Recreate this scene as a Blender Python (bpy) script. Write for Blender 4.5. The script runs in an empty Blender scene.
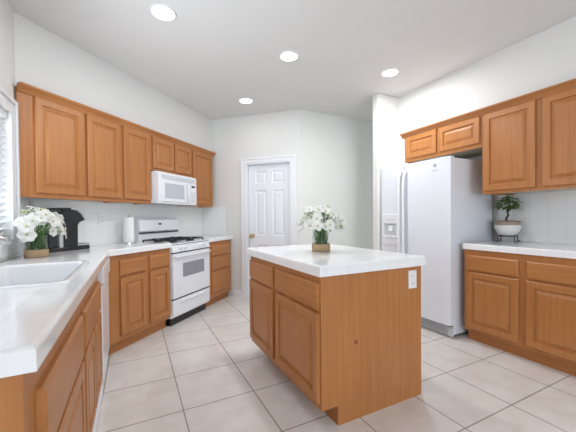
import bpy, bmesh, math, random
from mathutils import Vector, Matrix
random.seed(7)
PI = math.pi
S2 = 2 ** -.5
scene = bpy.context.scene
COL = scene.collection

# ------------------------------------------------------------------ camera
cam_d = bpy.data.cameras.new('camera'); cam = bpy.data.objects.new('camera', cam_d); COL.objects.link(cam)
scene.camera = cam
F_PX, CY = 306.243, 222.092
cam_d.sensor_fit = 'HORIZONTAL'; cam_d.sensor_width = 36.0
cam_d.lens = 36.0 * F_PX / 576.0
cam_d.shift_x = 0.0; cam_d.shift_y = (CY - 216.0) / 576.0
cam_d.clip_start = 0.02
_t, _p, _r = math.radians(26.814), math.radians(-.854), math.radians(-.527)
fw = Vector((math.sin(_t) * math.cos(_p), math.cos(_t) * math.cos(_p), math.sin(_p)))
rt0 = Vector((math.cos(_t), -math.sin(_t), 0)); up0 = rt0.cross(fw)
rt = math.cos(_r) * rt0 + math.sin(_r) * up0
up = -math.sin(_r) * rt0 + math.cos(_r) * up0
m3 = Matrix((rt, up, -fw)).transposed()
cam.matrix_world = Matrix.Translation((0, 0, 1.171)) @ m3.to_4x4()

# ------------------------------------------------------------------ world, exposure, daylight
w = bpy.data.worlds.new('sky'); scene.world = w; w.use_nodes = True
bg = w.node_tree.nodes['Background']; bg.inputs[0].default_value = (.88, .955, 1.05, 1); bg.inputs[1].default_value = 1.0
scene.view_settings.view_transform = 'Standard'; scene.view_settings.look = 'None'
scene.view_settings.gamma = 1.0; scene.view_settings.use_curve_mapping = False
scene.view_settings.exposure = 0.1

def area(name, loc, target, sx, sy, power, col=(1, 1, 1), shape='RECTANGLE'):
    d = bpy.data.lights.new(name, 'AREA'); d.shape = shape; d.size = sx; d.size_y = sy; d.energy = power; d.color = col
    o = bpy.data.objects.new(name, d); COL.objects.link(o); o.location = loc
    o.rotation_euler = (Vector(target) - Vector(loc)).to_track_quat('-Z', 'Y').to_euler()
    return o
# added fill light behind the camera, and daylight of the window over the sink
area('rear_fill', (.45, -3.42, 1.25), (.75, 5, 1.15), 2.1, 2.2, 60, (.88, .955, 1.06))
area('window_daylight', (-.80, 1.85, 1.46), (3, 1.85, 1.2), 1.5, .8, 34, (.88, .955, 1.06))

# ------------------------------------------------------------------ materials
def nm(name):
    m = bpy.data.materials.new(name); m.use_nodes = True
    nt = m.node_tree; b = nt.nodes['Principled BSDF']
    return m, nt, b
def plain(name, col, rough=.5, metal=0.0, spec=None, coat=0.0, noise=0.0, nscale=8.0, bump=0.0):
    m, nt, b = nm(name)
    b.inputs['Roughness'].default_value = rough; b.inputs['Metallic'].default_value = metal
    if spec is not None: b.inputs['Specular IOR Level'].default_value = spec
    if coat: b.inputs['Coat Weight'].default_value = coat; b.inputs['Coat Roughness'].default_value = .1
    tc = nt.nodes.new('ShaderNodeTexCoord')
    n = nt.nodes.new('ShaderNodeTexNoise'); n.inputs['Scale'].default_value = nscale; n.inputs['Detail'].default_value = 3
    nt.links.new(tc.outputs['Object'], n.inputs['Vector'])
    r = nt.nodes.new('ShaderNodeMapRange'); r.inputs['To Min'].default_value = 1 - noise; r.inputs['To Max'].default_value = 1 + noise
    nt.links.new(n.outputs['Fac'], r.inputs['Value'])
    mx = nt.nodes.new('ShaderNodeVectorMath'); mx.operation = 'SCALE'; mx.inputs[0].default_value = col
    nt.links.new(r.outputs['Result'], mx.inputs['Scale']); nt.links.new(mx.outputs['Vector'], b.inputs['Base Color'])
    if bump:
        bp = nt.nodes.new('ShaderNodeBump'); bp.inputs['Strength'].default_value = bump; bp.inputs['Distance'].default_value = .004
        nt.links.new(n.outputs['Fac'], bp.inputs['Height']); nt.links.new(bp.outputs['Normal'], b.inputs['Normal'])
    return m
def srgb(r, g, b):
    f = lambda c: (c / 255 / 12.92) if c <= 10 else (((c / 255) + .055) / 1.055) ** 2.4
    return (f(r), f(g), f(b))
def wood(name, vertical, base, dark):
    m, nt, b = nm(name)
    g = nt.nodes.new('ShaderNodeNewGeometry')
    mp = nt.nodes.new('ShaderNodeMapping')
    mp.inputs['Scale'].default_value = (38, 38, 1.6) if vertical else (1.8, 1.8, 45)
    nt.links.new(g.outputs['Position'], mp.inputs['Vector'])
    n = nt.nodes.new('ShaderNodeTexNoise'); n.inputs['Scale'].default_value = 1.0; n.inputs['Detail'].default_value = 5; n.inputs['Roughness'].default_value = .6
    nt.links.new(mp.outputs['Vector'], n.inputs['Vector'])
    n2 = nt.nodes.new('ShaderNodeTexNoise'); n2.inputs['Scale'].default_value = 2.2; n2.inputs['Detail'].default_value = 2
    nt.links.new(g.outputs['Position'], n2.inputs['Vector'])
    ad = nt.nodes.new('ShaderNodeMath'); ad.operation = 'MULTIPLY_ADD'; ad.inputs[1].default_value = .75
    nt.links.new(n.outputs['Fac'], ad.inputs[0])
    m2 = nt.nodes.new('ShaderNodeMath'); m2.operation = 'MULTIPLY'; m2.inputs[1].default_value = .25
    nt.links.new(n2.outputs['Fac'], m2.inputs[0]); nt.links.new(m2.outputs[0], ad.inputs[2])
    cr = nt.nodes.new('ShaderNodeValToRGB')
    cr.color_ramp.elements[0].position = .32; cr.color_ramp.elements[0].color = (*dark, 1)
    cr.color_ramp.elements[1].position = .66; cr.color_ramp.elements[1].color = (*base, 1)
    nt.links.new(ad.outputs[0], cr.inputs['Fac']); nt.links.new(cr.outputs['Color'], b.inputs['Base Color'])
    b.inputs['Roughness'].default_value = .38; b.inputs['Specular IOR Level'].default_value = .4
    return m
def tiles(name, col, grout, tw, th, mortar, axes='XY', rough=.15, off=(0, 0), mottle=0.0, mscale=5, tilevar=0.0, bump=.25, smooth=.1, col2=None):
    m, nt, b = nm(name)
    tc = nt.nodes.new('ShaderNodeTexCoord'); sp = nt.nodes.new('ShaderNodeSeparateXYZ'); cb = nt.nodes.new('ShaderNodeCombineXYZ')
    nt.links.new(tc.outputs['Object'], sp.inputs[0])
    nt.links.new(sp.outputs[axes[0]], cb.inputs[0]); nt.links.new(sp.outputs[axes[1]], cb.inputs[1])
    mp = nt.nodes.new('ShaderNodeMapping'); mp.inputs['Location'].default_value = (off[0], off[1], 0)
    nt.links.new(cb.outputs[0], mp.inputs['Vector'])
    br = nt.nodes.new('ShaderNodeTexBrick'); br.offset = 0.0; br.squash = 1.0
    br.inputs['Scale'].default_value = 1.0; br.inputs['Brick Width'].default_value = tw; br.inputs['Row Height'].default_value = th
    br.inputs['Mortar Size'].default_value = mortar; br.inputs['Mortar Smooth'].default_value = smooth; br.inputs['Bias'].default_value = 0
    c1 = tuple(c * (1 + tilevar) for c in col); c2 = tuple(c * (1 - tilevar) for c in col)
    br.inputs['Color1'].default_value = (*c1, 1); br.inputs['Color2'].default_value = (*c2, 1); br.inputs['Mortar'].default_value = (*grout, 1)
    nt.links.new(mp.outputs[0], br.inputs['Vector'])
    out = br.outputs['Color']
    if mottle:
        n = nt.nodes.new('ShaderNodeTexNoise'); n.inputs['Scale'].default_value = mscale; n.inputs['Detail'].default_value = 6; n.inputs['Roughness'].default_value = .65
        nt.links.new(tc.outputs['Object'], n.inputs['Vector'])
        r = nt.nodes.new('ShaderNodeValToRGB')
        cc = col2 or tuple(1 - mottle for _ in range(3))
        r.color_ramp.elements[0].position = .35; r.color_ramp.elements[0].color = (*cc, 1)
        r.color_ramp.elements[1].position = .65; r.color_ramp.elements[1].color = (1, 1, 1, 1)
        nt.links.new(n.outputs['Fac'], r.inputs['Fac'])
        mx = nt.nodes.new('ShaderNodeMix'); mx.data_type = 'RGBA'; mx.blend_type = 'MULTIPLY'; mx.inputs['Factor'].default_value = 1
        nt.links.new(out, mx.inputs['A']); nt.links.new(r.outputs['Color'], mx.inputs['B']); out = mx.outputs['Result']
    nt.links.new(out, b.inputs['Base Color'])
    b.inputs['Roughness'].default_value = rough
    if bump:
        inv = nt.nodes.new('ShaderNodeMath'); inv.operation = 'SUBTRACT'; inv.inputs[0].default_value = 1
        nt.links.new(br.outputs['Fac'], inv.inputs[1])
        bp = nt.nodes.new('ShaderNodeBump'); bp.inputs['Strength'].default_value = bump; bp.inputs['Distance'].default_value = .002
        nt.links.new(inv.outputs[0], bp.inputs['Height']); nt.links.new(bp.outputs['Normal'], b.inputs['Normal'])
    return m
def emit(name, col, s):
    m, nt, b = nm(name); b.inputs['Base Color'].default_value = (*col, 1)
    b.inputs['Emission Color'].default_value = (*col, 1); b.inputs['Emission Strength'].default_value = s
    return m
def glass(name, tint=(.96, .98, .97), refl=.12):
    m, nt, b = nm(name); nt.nodes.remove(b)
    t = nt.nodes.new('ShaderNodeBsdfTransparent'); t.inputs[0].default_value = (*tint, 1)
    g = nt.nodes.new('ShaderNodeBsdfGlossy'); g.inputs['Roughness'].default_value = .03
    lw = nt.nodes.new('ShaderNodeLayerWeight'); lw.inputs['Blend'].default_value = .5
    pw = nt.nodes.new('ShaderNodeMath'); pw.operation = 'POWER'; pw.inputs[1].default_value = 4
    nt.links.new(lw.outputs['Facing'], pw.inputs[0])
    pm = nt.nodes.new('ShaderNodeMath'); pm.operation = 'MULTIPLY_ADD'; pm.inputs[1].default_value = .6; pm.inputs[2].default_value = refl * .25
    nt.links.new(pw.outputs[0], pm.inputs[0])
    mx = nt.nodes.new('ShaderNodeMixShader')
    nt.links.new(pm.outputs[0], mx.inputs[0]); nt.links.new(t.outputs[0], mx.inputs[1]); nt.links.new(g.outputs[0], mx.inputs[2])
    nt.links.new(mx.outputs[0], nt.nodes['Material Output'].inputs['Surface'])
    return m

M = {}
M['wall'] = plain('wall_paint', (.765, .76, .735), .7, noise=.01, nscale=30)
M['hall'] = plain('hall_paint', (.77, .77, .73), .7, noise=.01, nscale=30)
M['ceiling'] = plain('ceiling_paint', (.735, .732, .71), .8, noise=.012, nscale=40)
M['trim'] = plain('trim_white', (.84, .85, .87), .35)
M['door'] = plain('door_white', (.83, .85, .89), .4)
WB, WD = srgb(186, 126, 74), srgb(167, 107, 57)
M['wood'] = wood('honey_wood', True, WB, WD)
M['wood_h'] = wood('honey_wood_horizontal', False, WB, WD)
M['under'] = plain('cabinet_underside', (.62, .55, .46), .6, noise=.04)
M['floor'] = tiles('floor_tile', srgb(231, 226, 221), srgb(152, 145, 139), .4535, .445, .004, 'XY', rough=.28,
                   off=(-.2567 + .4535 * 4, -.165 + .445 * 8), mottle=.1, mscale=5.5, tilevar=.015, bump=.2, col2=(.89, .865, .845))
M['counter'] = tiles('counter_tile', (.90, .90, .90), (.845, .845, .85), .152, .152, .003, 'XY', rough=.09, mottle=.04, mscale=14, bump=.12)
M['splash'] = tiles('wall_tile', (.85, .86, .85), (.78, .79, .79), .142, .142, .003, 'XZ', rough=.12, bump=.15)
M['appl'] = plain('appliance_white', (.83, .84, .87), .28, coat=.25)
M['appl2'] = plain('appliance_white_plastic', (.82, .83, .84), .38)
M['fridge'] = plain('fridge_white', (.80, .82, .87), .34, bump=.03, nscale=260)
M['grey'] = plain('grey_plastic', (.42, .43, .45), .4)
M['lgrey'] = plain('light_grey_plastic', (.60, .62, .64), .35)
M['win'] = plain('oven_glass', (.30, .30, .33), .12, noise=.05)
M['mwin'] = plain('microwave_glass', (.50, .54, .58), .2, noise=.03)
M['black'] = plain('black_plastic', (.012, .012, .013), .25)
M['iron'] = plain('cast_iron', (.015, .015, .016), .55, noise=.1)
M['silver'] = plain('silver_plastic', (.62, .63, .65), .28, metal=.6)
M['chrome'] = plain('chrome', (.75, .76, .78), .1, metal=1)
M['brass'] = plain('brass', (.62, .46, .22), .22, metal=1)
M['porcelain'] = plain('sink_enamel', (.86, .87, .88), .08, coat=.4)
M['paper'] = plain('paper_towel', (.86, .86, .85), .9, noise=.02, nscale=60, bump=.15)
M['burlap'] = plain('burlap', srgb(178, 152, 116), .95, noise=.25, nscale=140, bump=.5)
M['petal'] = plain('petal_white', (.93, .93, .89), .6, noise=.02, nscale=30)
_nt = M['petal'].node_tree; _b = _nt.nodes['Principled BSDF']; _tr = _nt.nodes.new('ShaderNodeBsdfTranslucent'); _tr.inputs[0].default_value = (.93, .93, .88, 1)
_mx = _nt.nodes.new('ShaderNodeMixShader'); _mx.inputs[0].default_value = .4
_nt.links.new(_b.outputs[0], _mx.inputs[1]); _nt.links.new(_tr.outputs[0], _mx.inputs[2]); _nt.links.new(_mx.outputs[0], _nt.nodes['Material Output'].inputs['Surface'])
M['centre'] = plain('flower_centre', srgb(196, 190, 110), .7, noise=.15, nscale=90)
M['leaf'] = plain('leaf_green', srgb(62, 96, 44), .5, noise=.3, nscale=35)
M['leafd'] = plain('leaf_dark', srgb(38, 66, 34), .45, noise=.3, nscale=40)
M['bud'] = plain('bud_green', srgb(168, 186, 118), .6, noise=.15, nscale=40)
M['stem'] = plain('stem_green', srgb(92, 132, 66), .5, noise=.25, nscale=50)
M['berry'] = plain('berry_dark', srgb(24, 26, 34), .3, noise=.1)
M['bark'] = plain('bark_brown', srgb(70, 58, 46), .85, noise=.3, nscale=90, bump=.4)
M['soil'] = plain('pebble_soil', srgb(166, 152, 134), .9, noise=.45, nscale=160, bump=.6)
M['bowl'] = plain('bowl_white', (.84, .84, .82), .3, noise=.015)
M['brownrim'] = plain('brown_rim', srgb(140, 112, 92), .6, noise=.25, nscale=150)
M['glass'] = glass('clear_glass')
M['pane'] = glass('window_glass', (.97, .98, .99), .1)
M['blind'] = plain('blind_white', (.80, .81, .82), .5)
M['lamp'] = emit('lamp_white', (1, .98, .95), 9)
M['plate'] = plain('outlet_plate', (.84, .84, .83), .4)
M['slot'] = plain('outlet_slot', (.25, .25, .26), .5)
M['shadowgap'] = plain('dark_recess', (.03, .03, .03), .8)

# ------------------------------------------------------------------ mesh helpers
def box(bm, x0, x1, y0, y1, z0, z1, bev=0.0, seg=2):
    if x0 > x1: x0, x1 = x1, x0
    if y0 > y1: y0, y1 = y1, y0
    if z0 > z1: z0, z1 = z1, z0
    vs = [bm.verts.new(p) for p in ((x0, y0, z0), (x1, y0, z0), (x1, y1, z0), (x0, y1, z0), (x0, y0, z1), (x1, y0, z1), (x1, y1, z1), (x0, y1, z1))]
    fs = [bm.faces.new([vs[i] for i in q]) for q in ((3, 2, 1, 0), (4, 5, 6, 7), (0, 1, 5, 4), (1, 2, 6, 5), (2, 3, 7, 6), (3, 0, 4, 7))]
    if bev > 0:
        es = list({e for f in fs for e in f.edges})
        bmesh.ops.bevel(bm, geom=es, offset=bev, segments=seg, profile=.5, affect='EDGES')
def prism(bm, pts, z0, z1):
    a = [bm.verts.new((x, y, z0)) for x, y in pts]; b = [bm.verts.new((x, y, z1)) for x, y in pts]
    n = len(pts)
    bm.faces.new(a[::-1]); bm.faces.new(b)
    for i in range(n): bm.faces.new((a[i], a[(i + 1) % n], b[(i + 1) % n], b[i]))
def extrude_x(bm, prof, x0, x1):           # profile of (y, z) points swept along x
    a = [bm.verts.new((x0, y, z)) for y, z in prof]; b = [bm.verts.new((x1, y, z)) for y, z in prof]
    n = len(prof)
    bm.faces.new(a); bm.faces.new(b[::-1])
    for i in range(n): bm.faces.new((a[(i + 1) % n], a[i], b[i], b[(i + 1) % n]))
def lathe(bm, prof, seg=32, c=(0, 0), ribs=0, rib=0.0, closed=False):
    rings = []
    for r, z in prof:
        if r <= 1e-6: rings.append([bm.verts.new((c[0], c[1], z))]); continue
        rg = []
        for i in range(seg):
            a = 2 * PI * i / seg; rr = r * (1 + (rib * math.cos(ribs * a) if ribs else 0))
            rg.append(bm.verts.new((c[0] + rr * math.cos(a), c[1] + rr * math.sin(a), z)))
        rings.append(rg)
    for A, B in zip(rings, rings[1:]):
        if len(A) == 1 and len(B) == 1: continue
        for i in range(seg):
            j = (i + 1) % seg
            if len(A) == 1: bm.faces.new((A[0], B[j], B[i]))
            elif len(B) == 1: bm.faces.new((A[i], A[j], B[0]))
            else: bm.faces.new((A[i], A[j], B[j], B[i]))
def tube(bm, pts, rad, seg=8):
    pts = [Vector(p) for p in pts]; n = len(pts); rings = []
    rads = rad if isinstance(rad, (list, tuple)) else [rad] * n
    ref = None
    for i, p in enumerate(pts):
        t = (pts[min(i + 1, n - 1)] - pts[max(i - 1, 0)]).normalized()
        if ref is None: ref = t.orthogonal().normalized()
        ref = (ref - t * ref.dot(t)); ref = ref.normalized() if ref.length > 1e-6 else t.orthogonal().normalized()
        b = t.cross(ref)
        rings.append([bm.verts.new(p + rads[i] * (math.cos(2 * PI * k / seg) * ref + math.sin(2 * PI * k / seg) * b)) for k in range(seg)])
    for A, B in zip(rings, rings[1:]):
        for k in range(seg): bm.faces.new((A[k], A[(k + 1) % seg], B[(k + 1) % seg], B[k]))
    bm.faces.new(rings[0][::-1]); bm.faces.new(rings[-1])
def rings_panel(bm, x0, x1, z0, z1, rings):   # nested rectangles facing -y; rings of (inset, y)
    prev = None
    for ins, y in rings:
        q = [bm.verts.new(p) for p in ((x0 + ins, y, z0 + ins), (x1 - ins, y, z0 + ins), (x1 - ins, y, z1 - ins), (x0 + ins, y, z1 - ins))]
        if prev is None: bm.faces.new(q[::-1])
        else:
            for i in range(4): bm.faces.new((prev[i], prev[(i + 1) % 4], q[(i + 1) % 4], q[i]))
        prev = q
    bm.faces.new(prev)
def obj(name, bm, mat, parent=None, smooth=False, loc=None, rz=0):
    bmesh.ops.recalc_face_normals(bm, faces=bm.faces)
    me = bpy.data.meshes.new(name); bm.to_mesh(me); bm.free()
    me.materials.append(M[mat] if isinstance(mat, str) else mat)
    if smooth:
        for p in me.polygons: p.use_smooth = True
    o = bpy.data.objects.new(name, me); COL.objects.link(o)
    if parent: o.parent = parent
    if loc: o.location = loc
    if rz: o.rotation_euler = (0, 0, rz)
    return o
def smooth_by_angle(o, ang=40):
    me = o.data
    for p in me.polygons: p.use_smooth = True
    bm = bmesh.new(); bm.from_mesh(me)
    for e in bm.edges:
        if len(e.link_faces) == 2 and e.calc_face_angle(0) > math.radians(ang): e.smooth = False
    bm.to_mesh(me); bm.free()
    return o
def tag(o, label, cat, group=None):
    o['label'] = label; o['category'] = cat
    if group: o['group'] = group
    return o
def thing(name, label, cat, loc=(0, 0, 0), rz=0, group=None):
    o = bpy.data.objects.new(name, None); COL.objects.link(o); o.empty_display_size = .05
    o.location = loc; o.rotation_euler = (0, 0, rz)
    return tag(o, label, cat, group)
def struct(name, bm, mat, parent=None, loc=None, rz=0):
    o = obj(name, bm, mat, parent, loc=loc, rz=rz)
    if not parent: o['kind'] = 'structure'
    return o
def NB(): return bmesh.new()
def bxo(name, mat, parent, *a, bev=0.0, **k):
    bm = NB(); box(bm, *a, bev=bev); return obj(name, bm, mat, parent, **k)
def UN(u, n): return ((u - n) * S2, (u + n) * S2)      # coordinates along / across the angled range wall

# ------------------------------------------------------------------ dimensions
CEIL = 2.66
XW, XR = -.74, 3.42                 # window wall, right wall
NA, NS = 2.74, 2.54                 # range wall and the soffit above its cabinets
UD = 4.08                           # wall with the door
YC = 3.70; XC = UD / S2 - YC        # hall wall and its corner with the door wall
YB = -3.5
XS = 2.98                           # soffit above the right cabinets
YST, XST = 2.81, 2.646              # stub wall beside the fridge
CT = .914; CB = .862                # countertop top and underside

# ------------------------------------------------------------------ structure
bm = NB(); box(bm, -1.2, 6.0, YB - .2, 6.6, -.1, 0); struct('floor', bm, 'floor')
bm = NB(); box(bm, -1.2, 6.0, YB - .2, 6.6, CEIL, CEIL + .1); struct('ceiling', bm, 'ceiling')
wy0, wy1, wz0, wz1 = 1.05, 2.70, 1.04, 1.90          # window opening
yWA = XW + NA / S2
bm = NB()
box(bm, XW - .14, XW, YB, wy0, 0, CEIL); box(bm, XW - .14, XW, wy1, yWA + .14, 0, CEIL)
box(bm, XW - .14, XW, wy0, wy1, 0, wz0); box(bm, XW - .14, XW, wy0, wy1, wz1, CEIL)
struct('wall_left', bm, 'wall')
uw = (XW + yWA) * S2
bm = NB(); prism(bm, [UN(uw, NA), UN(UD + .12, NA), UN(UD + .12, NA + .14), UN(uw - .14, NA + .14)], 0, CEIL); struct('wall_range', bm, 'wall')
us = XW / S2 + NS
bm = NB(); prism(bm, [UN(us, NS), UN(UD, NS), UN(UD, NA), UN(uw, NA)], 2.12, CEIL); struct('wall_soffit_left', bm, 'wall')
# door wall (its own frame: x along the wall to the right, y into the wall)
DN0 = 2.74
nC = (YC - XC) * S2
dx = lambda n: DN0 - n
do0, do1, dz1 = dx(1.985), dx(1.292), 1.965
Dloc = (*UN(UD, DN0), 0); Drz = -PI / 4
bm = NB()
box(bm, 0, do0, 0, .12, 0, CEIL); box(bm, do1, dx(nC) , 0, .12, 0, CEIL); box(bm, do0, do1, 0, .12, dz1, CEIL)
struct('wall_back', bm, 'wall', loc=Dloc, rz=Drz)
bm = NB(); prism(bm, [(XC, YC), (5.6, YC), (5.6, YC + .12), (XC - .03, YC + .12)], 0, CEIL); struct('wall_hall', bm, 'hall')
bm = NB(); box(bm, XST, XR + .14, YST, YST + .1, 0, CEIL, bev=.012); struct('wall_fridge_side', bm, 'wall')
bm = NB(); box(bm, XR, XR + .14, YB, YST, 0, CEIL); struct('wall_right', bm, 'wall')
bm = NB(); box(bm, XS, XR, .30, YST, 2.14, CEIL); box(bm, XS, XR, 2.648, YST, 1.80, 2.14); struct('wall_soffit_right', bm, 'wall')
bm = NB()
box(bm, XW - .14, -.65, YB - .14, YB, 0, CEIL); box(bm, 3.35, XR + .14, YB - .14, YB, 0, CEIL); box(bm, -.65, 3.35, YB - .14, YB, 2.4, CEIL)
struct('wall_rear', bm, 'wall')
# baseboards
def baseboard(name, x0, x1, loc, rz):
    bm = NB(); extrude_x(bm, [(0, 0), (-.014, 0), (-.014, .07), (-.008, .085), (-.006, .092), (0, .095)], x0, x1)
    struct(name, bm, 'trim', loc=loc, rz=rz)
baseboard('baseboard_back', dx(2.20), do0 - .075, Dloc, Drz)
baseboard('baseboard_door_side', do1 + .075, dx(nC) + .01, Dloc, Drz)
baseboard('baseboard_hall', 0, 3.4, (XC, YC, 0), 0)
bm = NB(); box(bm, XST - .014, XST, YST - .014, YST + .114, 0, .095); box(bm, XST, XST + .3, YST + .1, YST + .114, 0, .095); struct('baseboard_stub', bm, 'trim')
# door
def six_panel():
    bm = NB(); x0, x1, z0, z1, yf, yb = do0 + .022, do1 - .022, .012, dz1 - .02, .062, .098
    W, H = x1 - x0, z1 - z0
    cols = [(x0 + .105, x0 + W / 2 - .045), (x0 + W / 2 + .045, x1 - .105)]
    rows = [(z0 + .22, z0 + .76), (z0 + .90, z0 + 1.56), (z0 + 1.66, z0 + 1.84)]
    xs = sorted({x0, x1, *[v for c in cols for v in c]}); zs = sorted({z0, z1, *[v for r in rows for v in r]})
    for i in range(len(xs) - 1):
        for j in range(len(zs) - 1):
            a, b, c, d = xs[i], xs[i + 1], zs[j], zs[j + 1]
            if (a, b) in cols and (c, d) in rows:
                prev = None
                for ins, y in ((0, yf), (.012, yf + .010), (.022, yf + .010), (.045, yf + .002)):
                    q = [bm.verts.new(p) for p in ((a + ins, y, c + ins), (b - ins, y, c + ins), (b - ins, y, d - ins), (a + ins, y, d - ins))]
                    if prev:
                        for k in range(4): bm.faces.new((prev[k], prev[(k + 1) % 4], q[(k + 1) % 4], q[k]))
                    prev = q
                bm.faces.new(prev)
            else:
                bm.faces.new([bm.verts.new(p) for p in ((a, yf, c), (b, yf, c), (b, yf, d), (a, yf, d))])
    bmesh.ops.remove_doubles(bm, verts=bm.verts, dist=1e-5)
    box(bm, x0, x1, yf + .012, yb, z0, z1)
    return bm
dr = struct('door_1', six_panel(), 'door', loc=Dloc, rz=Drz); dr['label'] = 'white six panel door with brass knob in far wall'
bm = NB()
kx, kz = dx(1.985) + .075, .905
tube(bm, [(kx, .062, kz), (kx, .056, kz)], .032, 20); tube(bm, [(kx, .056, kz), (kx, .03, kz)], .011, 12)
tube(bm, [(kx, .034, kz), (kx, .026, kz), (kx, .012, kz), (kx, .0, kz), (kx, -.006, kz)], [.014, .024, .029, .024, .010], 20)
o = obj('door_knob', bm, 'brass', dr, smooth=True); o['label'] = 'round brass knob'
bm = NB()
for (a, b, c, d) in ((do0 - .075, do0, 0, dz1 + .075), (do1, do1 + .075, 0, dz1 + .075), (do0, do1, dz1, dz1 + .075)):
    box(bm, a, b, -.012, 0, c, d)
for (a, b, c, d) in ((do0 - .075, do0 - .05, 0, dz1 + .075), (do1 + .05, do1 + .075, 0, dz1 + .075), (do0 - .05, do1 + .05, dz1 + .05, dz1 + .075)):
    box(bm, a, b, -.022, -.012, c, d, bev=.004)
box(bm, do0, do0 + .018, 0, .12, 0, dz1); box(bm, do1 - .018, do1, 0, .12, 0, dz1); box(bm, do0 + .018, do1 - .018, 0, .12, dz1 - .018, dz1)
struct('trim_1', bm, 'trim', loc=Dloc, rz=Drz)
# window over the sink
wn = NB()
cw = .10
for (a, b, c, d) in ((wy0 - cw, wy0, wz0 - cw, wz1 + cw), (wy1, wy1 + cw, wz0 - cw, wz1 + cw), (wy0, wy1, wz1, wz1 + cw), (wy0, wy1, wz0 - cw, wz0)):
    box(wn, XW, XW + .014, a, b, c, d)
for (a, b, c, d) in ((wy0 - cw, wy0 - cw + .03, wz0 - cw, wz1 + cw), (wy1 + cw - .03, wy1 + cw, wz0 - cw, wz1 + cw), (wy0 - cw + .03, wy1 + cw - .03, wz1 + cw - .03, wz1 + cw)):
    box(wn, XW + .014, XW + .028, a, b, c, d, bev=.004)
for (a, b, c, d) in ((wy0, wy0 + .05, wz0, wz1), (wy1 - .05, wy1, wz0, wz1), (wy0 + .05, wy1 - .05, wz1 - .05, wz1), (wy0 + .05, wy1 - .05, wz0, wz0 + .05), ((wy0 + wy1) / 2 - .025, (wy0 + wy1) / 2 + .025, wz0 + .05, wz1 - .05)):
    box(wn, XW - .12, XW - .085, a, b, c, d)
win = struct('window_1', wn, 'trim'); win['label'] = 'white framed window over the sink'
bxo('window_glass', 'pane', win, XW - .105, XW - .10, wy0 + .05, wy1 - .05, wz0 + .05, wz1 - .05)
bl = thing('window_blind', 'white horizontal slat blind in the window over the sink', 'blind', (XW - .035, (wy0 + wy1) / 2, wz0 + .006))
hw = (wy1 - wy0) / 2 - .008; hh = wz1 - wz0 - .006
bxo('head_rail', 'blind', bl, -.028, .028, -hw, hw, hh - .05, hh - .001, bev=.004)
bm = NB()
for k in range(18):
    z = .045 + k * (hh - .10) / 17
    pr = []
    for t in (-1, -.5, 0, .5, 1):
        pr.append((t * .024 * math.cos(.75), z + t * .024 * math.sin(.75) + .004 * (1 - t * t)))
    a = [[bm.verts.new((x, y, zz + dz)) for (x, zz) in pr] for y in (-hw, hw) for dz in (0, .003)]
    for q in range(4):
        bm.faces.new((a[0][q], a[0][q + 1], a[2][q + 1], a[2][q])); bm.faces.new((a[1][q + 1], a[1][q], a[3][q], a[3][q + 1]))
    for e in (0, 4): bm.faces.new((a[0][e], a[2][e], a[3][e], a[1][e]))
obj('slats', bm, 'blind', bl)
bxo('bottom_rail', 'blind', bl, -.022, .022, -hw, hw, 0, .022, bev=.004)
for y in (-hw + .15, 0, hw - .15):
    bm = NB(); tube(bm, [(0, y, .02), (0, y, hh - .04)], .0012, 5); obj('ladder_cord', bm, 'blind', bl)
# backsplash tile
ST = .008
bm = NB(); box(bm, 0, UD - .0285 - uw, -ST, 0, CT, 1.345); struct('trim_2', bm, 'splash', loc=(*UN(uw + .02, NA), 0), rz=PI / 4)
bm = NB(); box(bm, ST + .0005, dx(2.335), -ST, 0, CT, 1.345, bev=.003); struct('trim_3', bm, 'splash', loc=Dloc, rz=Drz)
bm = NB(); box(bm, 0, yWA - .03 - (wy1 + cw), -ST, 0, CT, 1.345); box(bm, -(wy1 + cw) + .80, 0, -ST, 0, CT, wz0 - cw); struct('trim_4', bm, 'splash', loc=(XW, wy1 + cw, 0), rz=PI / 2)
bm = NB(); box(bm, 0, 1.50, -ST, 0, CT, 1.385); struct('trim_5', bm, 'splash', loc=(XR, 1.87, 0), rz=-PI / 2)

# ------------------------------------------------------------------ cabinets
def door_bm(x0, x1, z0, z1, t=.02):
    bm = NB()
    rings_panel(bm, x0, x1, z0, z1, [(0, 0), (0, -t + .005), (.005, -t), (.050, -t), (.054, -t + .012), (.064, -t + .012), (.088, -t + .001), (.091, -t + .001)])
    return bm
def drawer_bm(x0, x1, z0, z1, t=.02):
    bm = NB()
    rings_panel(bm, x0, x1, z0, z1, [(0, 0), (0, -t + .009), (.004, -t + .006), (.012, -t), (.016, -t)])
    return bm
def cabinet(name, label, loc, rz, wdt, dep, z0, z1, fronts, group=None, toe=0.0, toe_h=0.0, under=False, left_end=False, cat='cabinet', bodypts=None):
    t = thing(name, label, cat, loc, rz, group)
    bm = NB()
    zb = max(z0, toe_h)
    if bodypts: prism(bm, bodypts, zb + (.02 if under else 0), z1)
    else: box(bm, 0, wdt, .02, dep, zb + (.02 if under else 0), z1)
    obj('carcass', bm, 'wood', t)
    if under: bxo('bottom_panel', 'under', t, .014, wdt - .014, .022, dep - .004, zb + .014, zb + .02)
    bm = NB()
    xs = sorted({0.0, wdt})
    box(bm, 0, wdt, 0, .02, zb, z1)
    if under:
        box(bm, 0, .014, .02, dep, zb, zb + .02); box(bm, wdt - .014, wdt, .02, dep, zb, zb + .02)
    obj('face_frame', bm, 'wood', t)
    if toe_h: bxo('toe_kick', 'wood_h', t, 0, wdt, toe, toe + .016, 0, toe_h)
    for kind, a, b, c, d in fronts:
        if kind == 'door': obj('door', door_bm(a, b, c, d), 'wood', t)
        else: obj('drawer', drawer_bm(a, b, c, d), 'wood_h', t)
    return t

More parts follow.
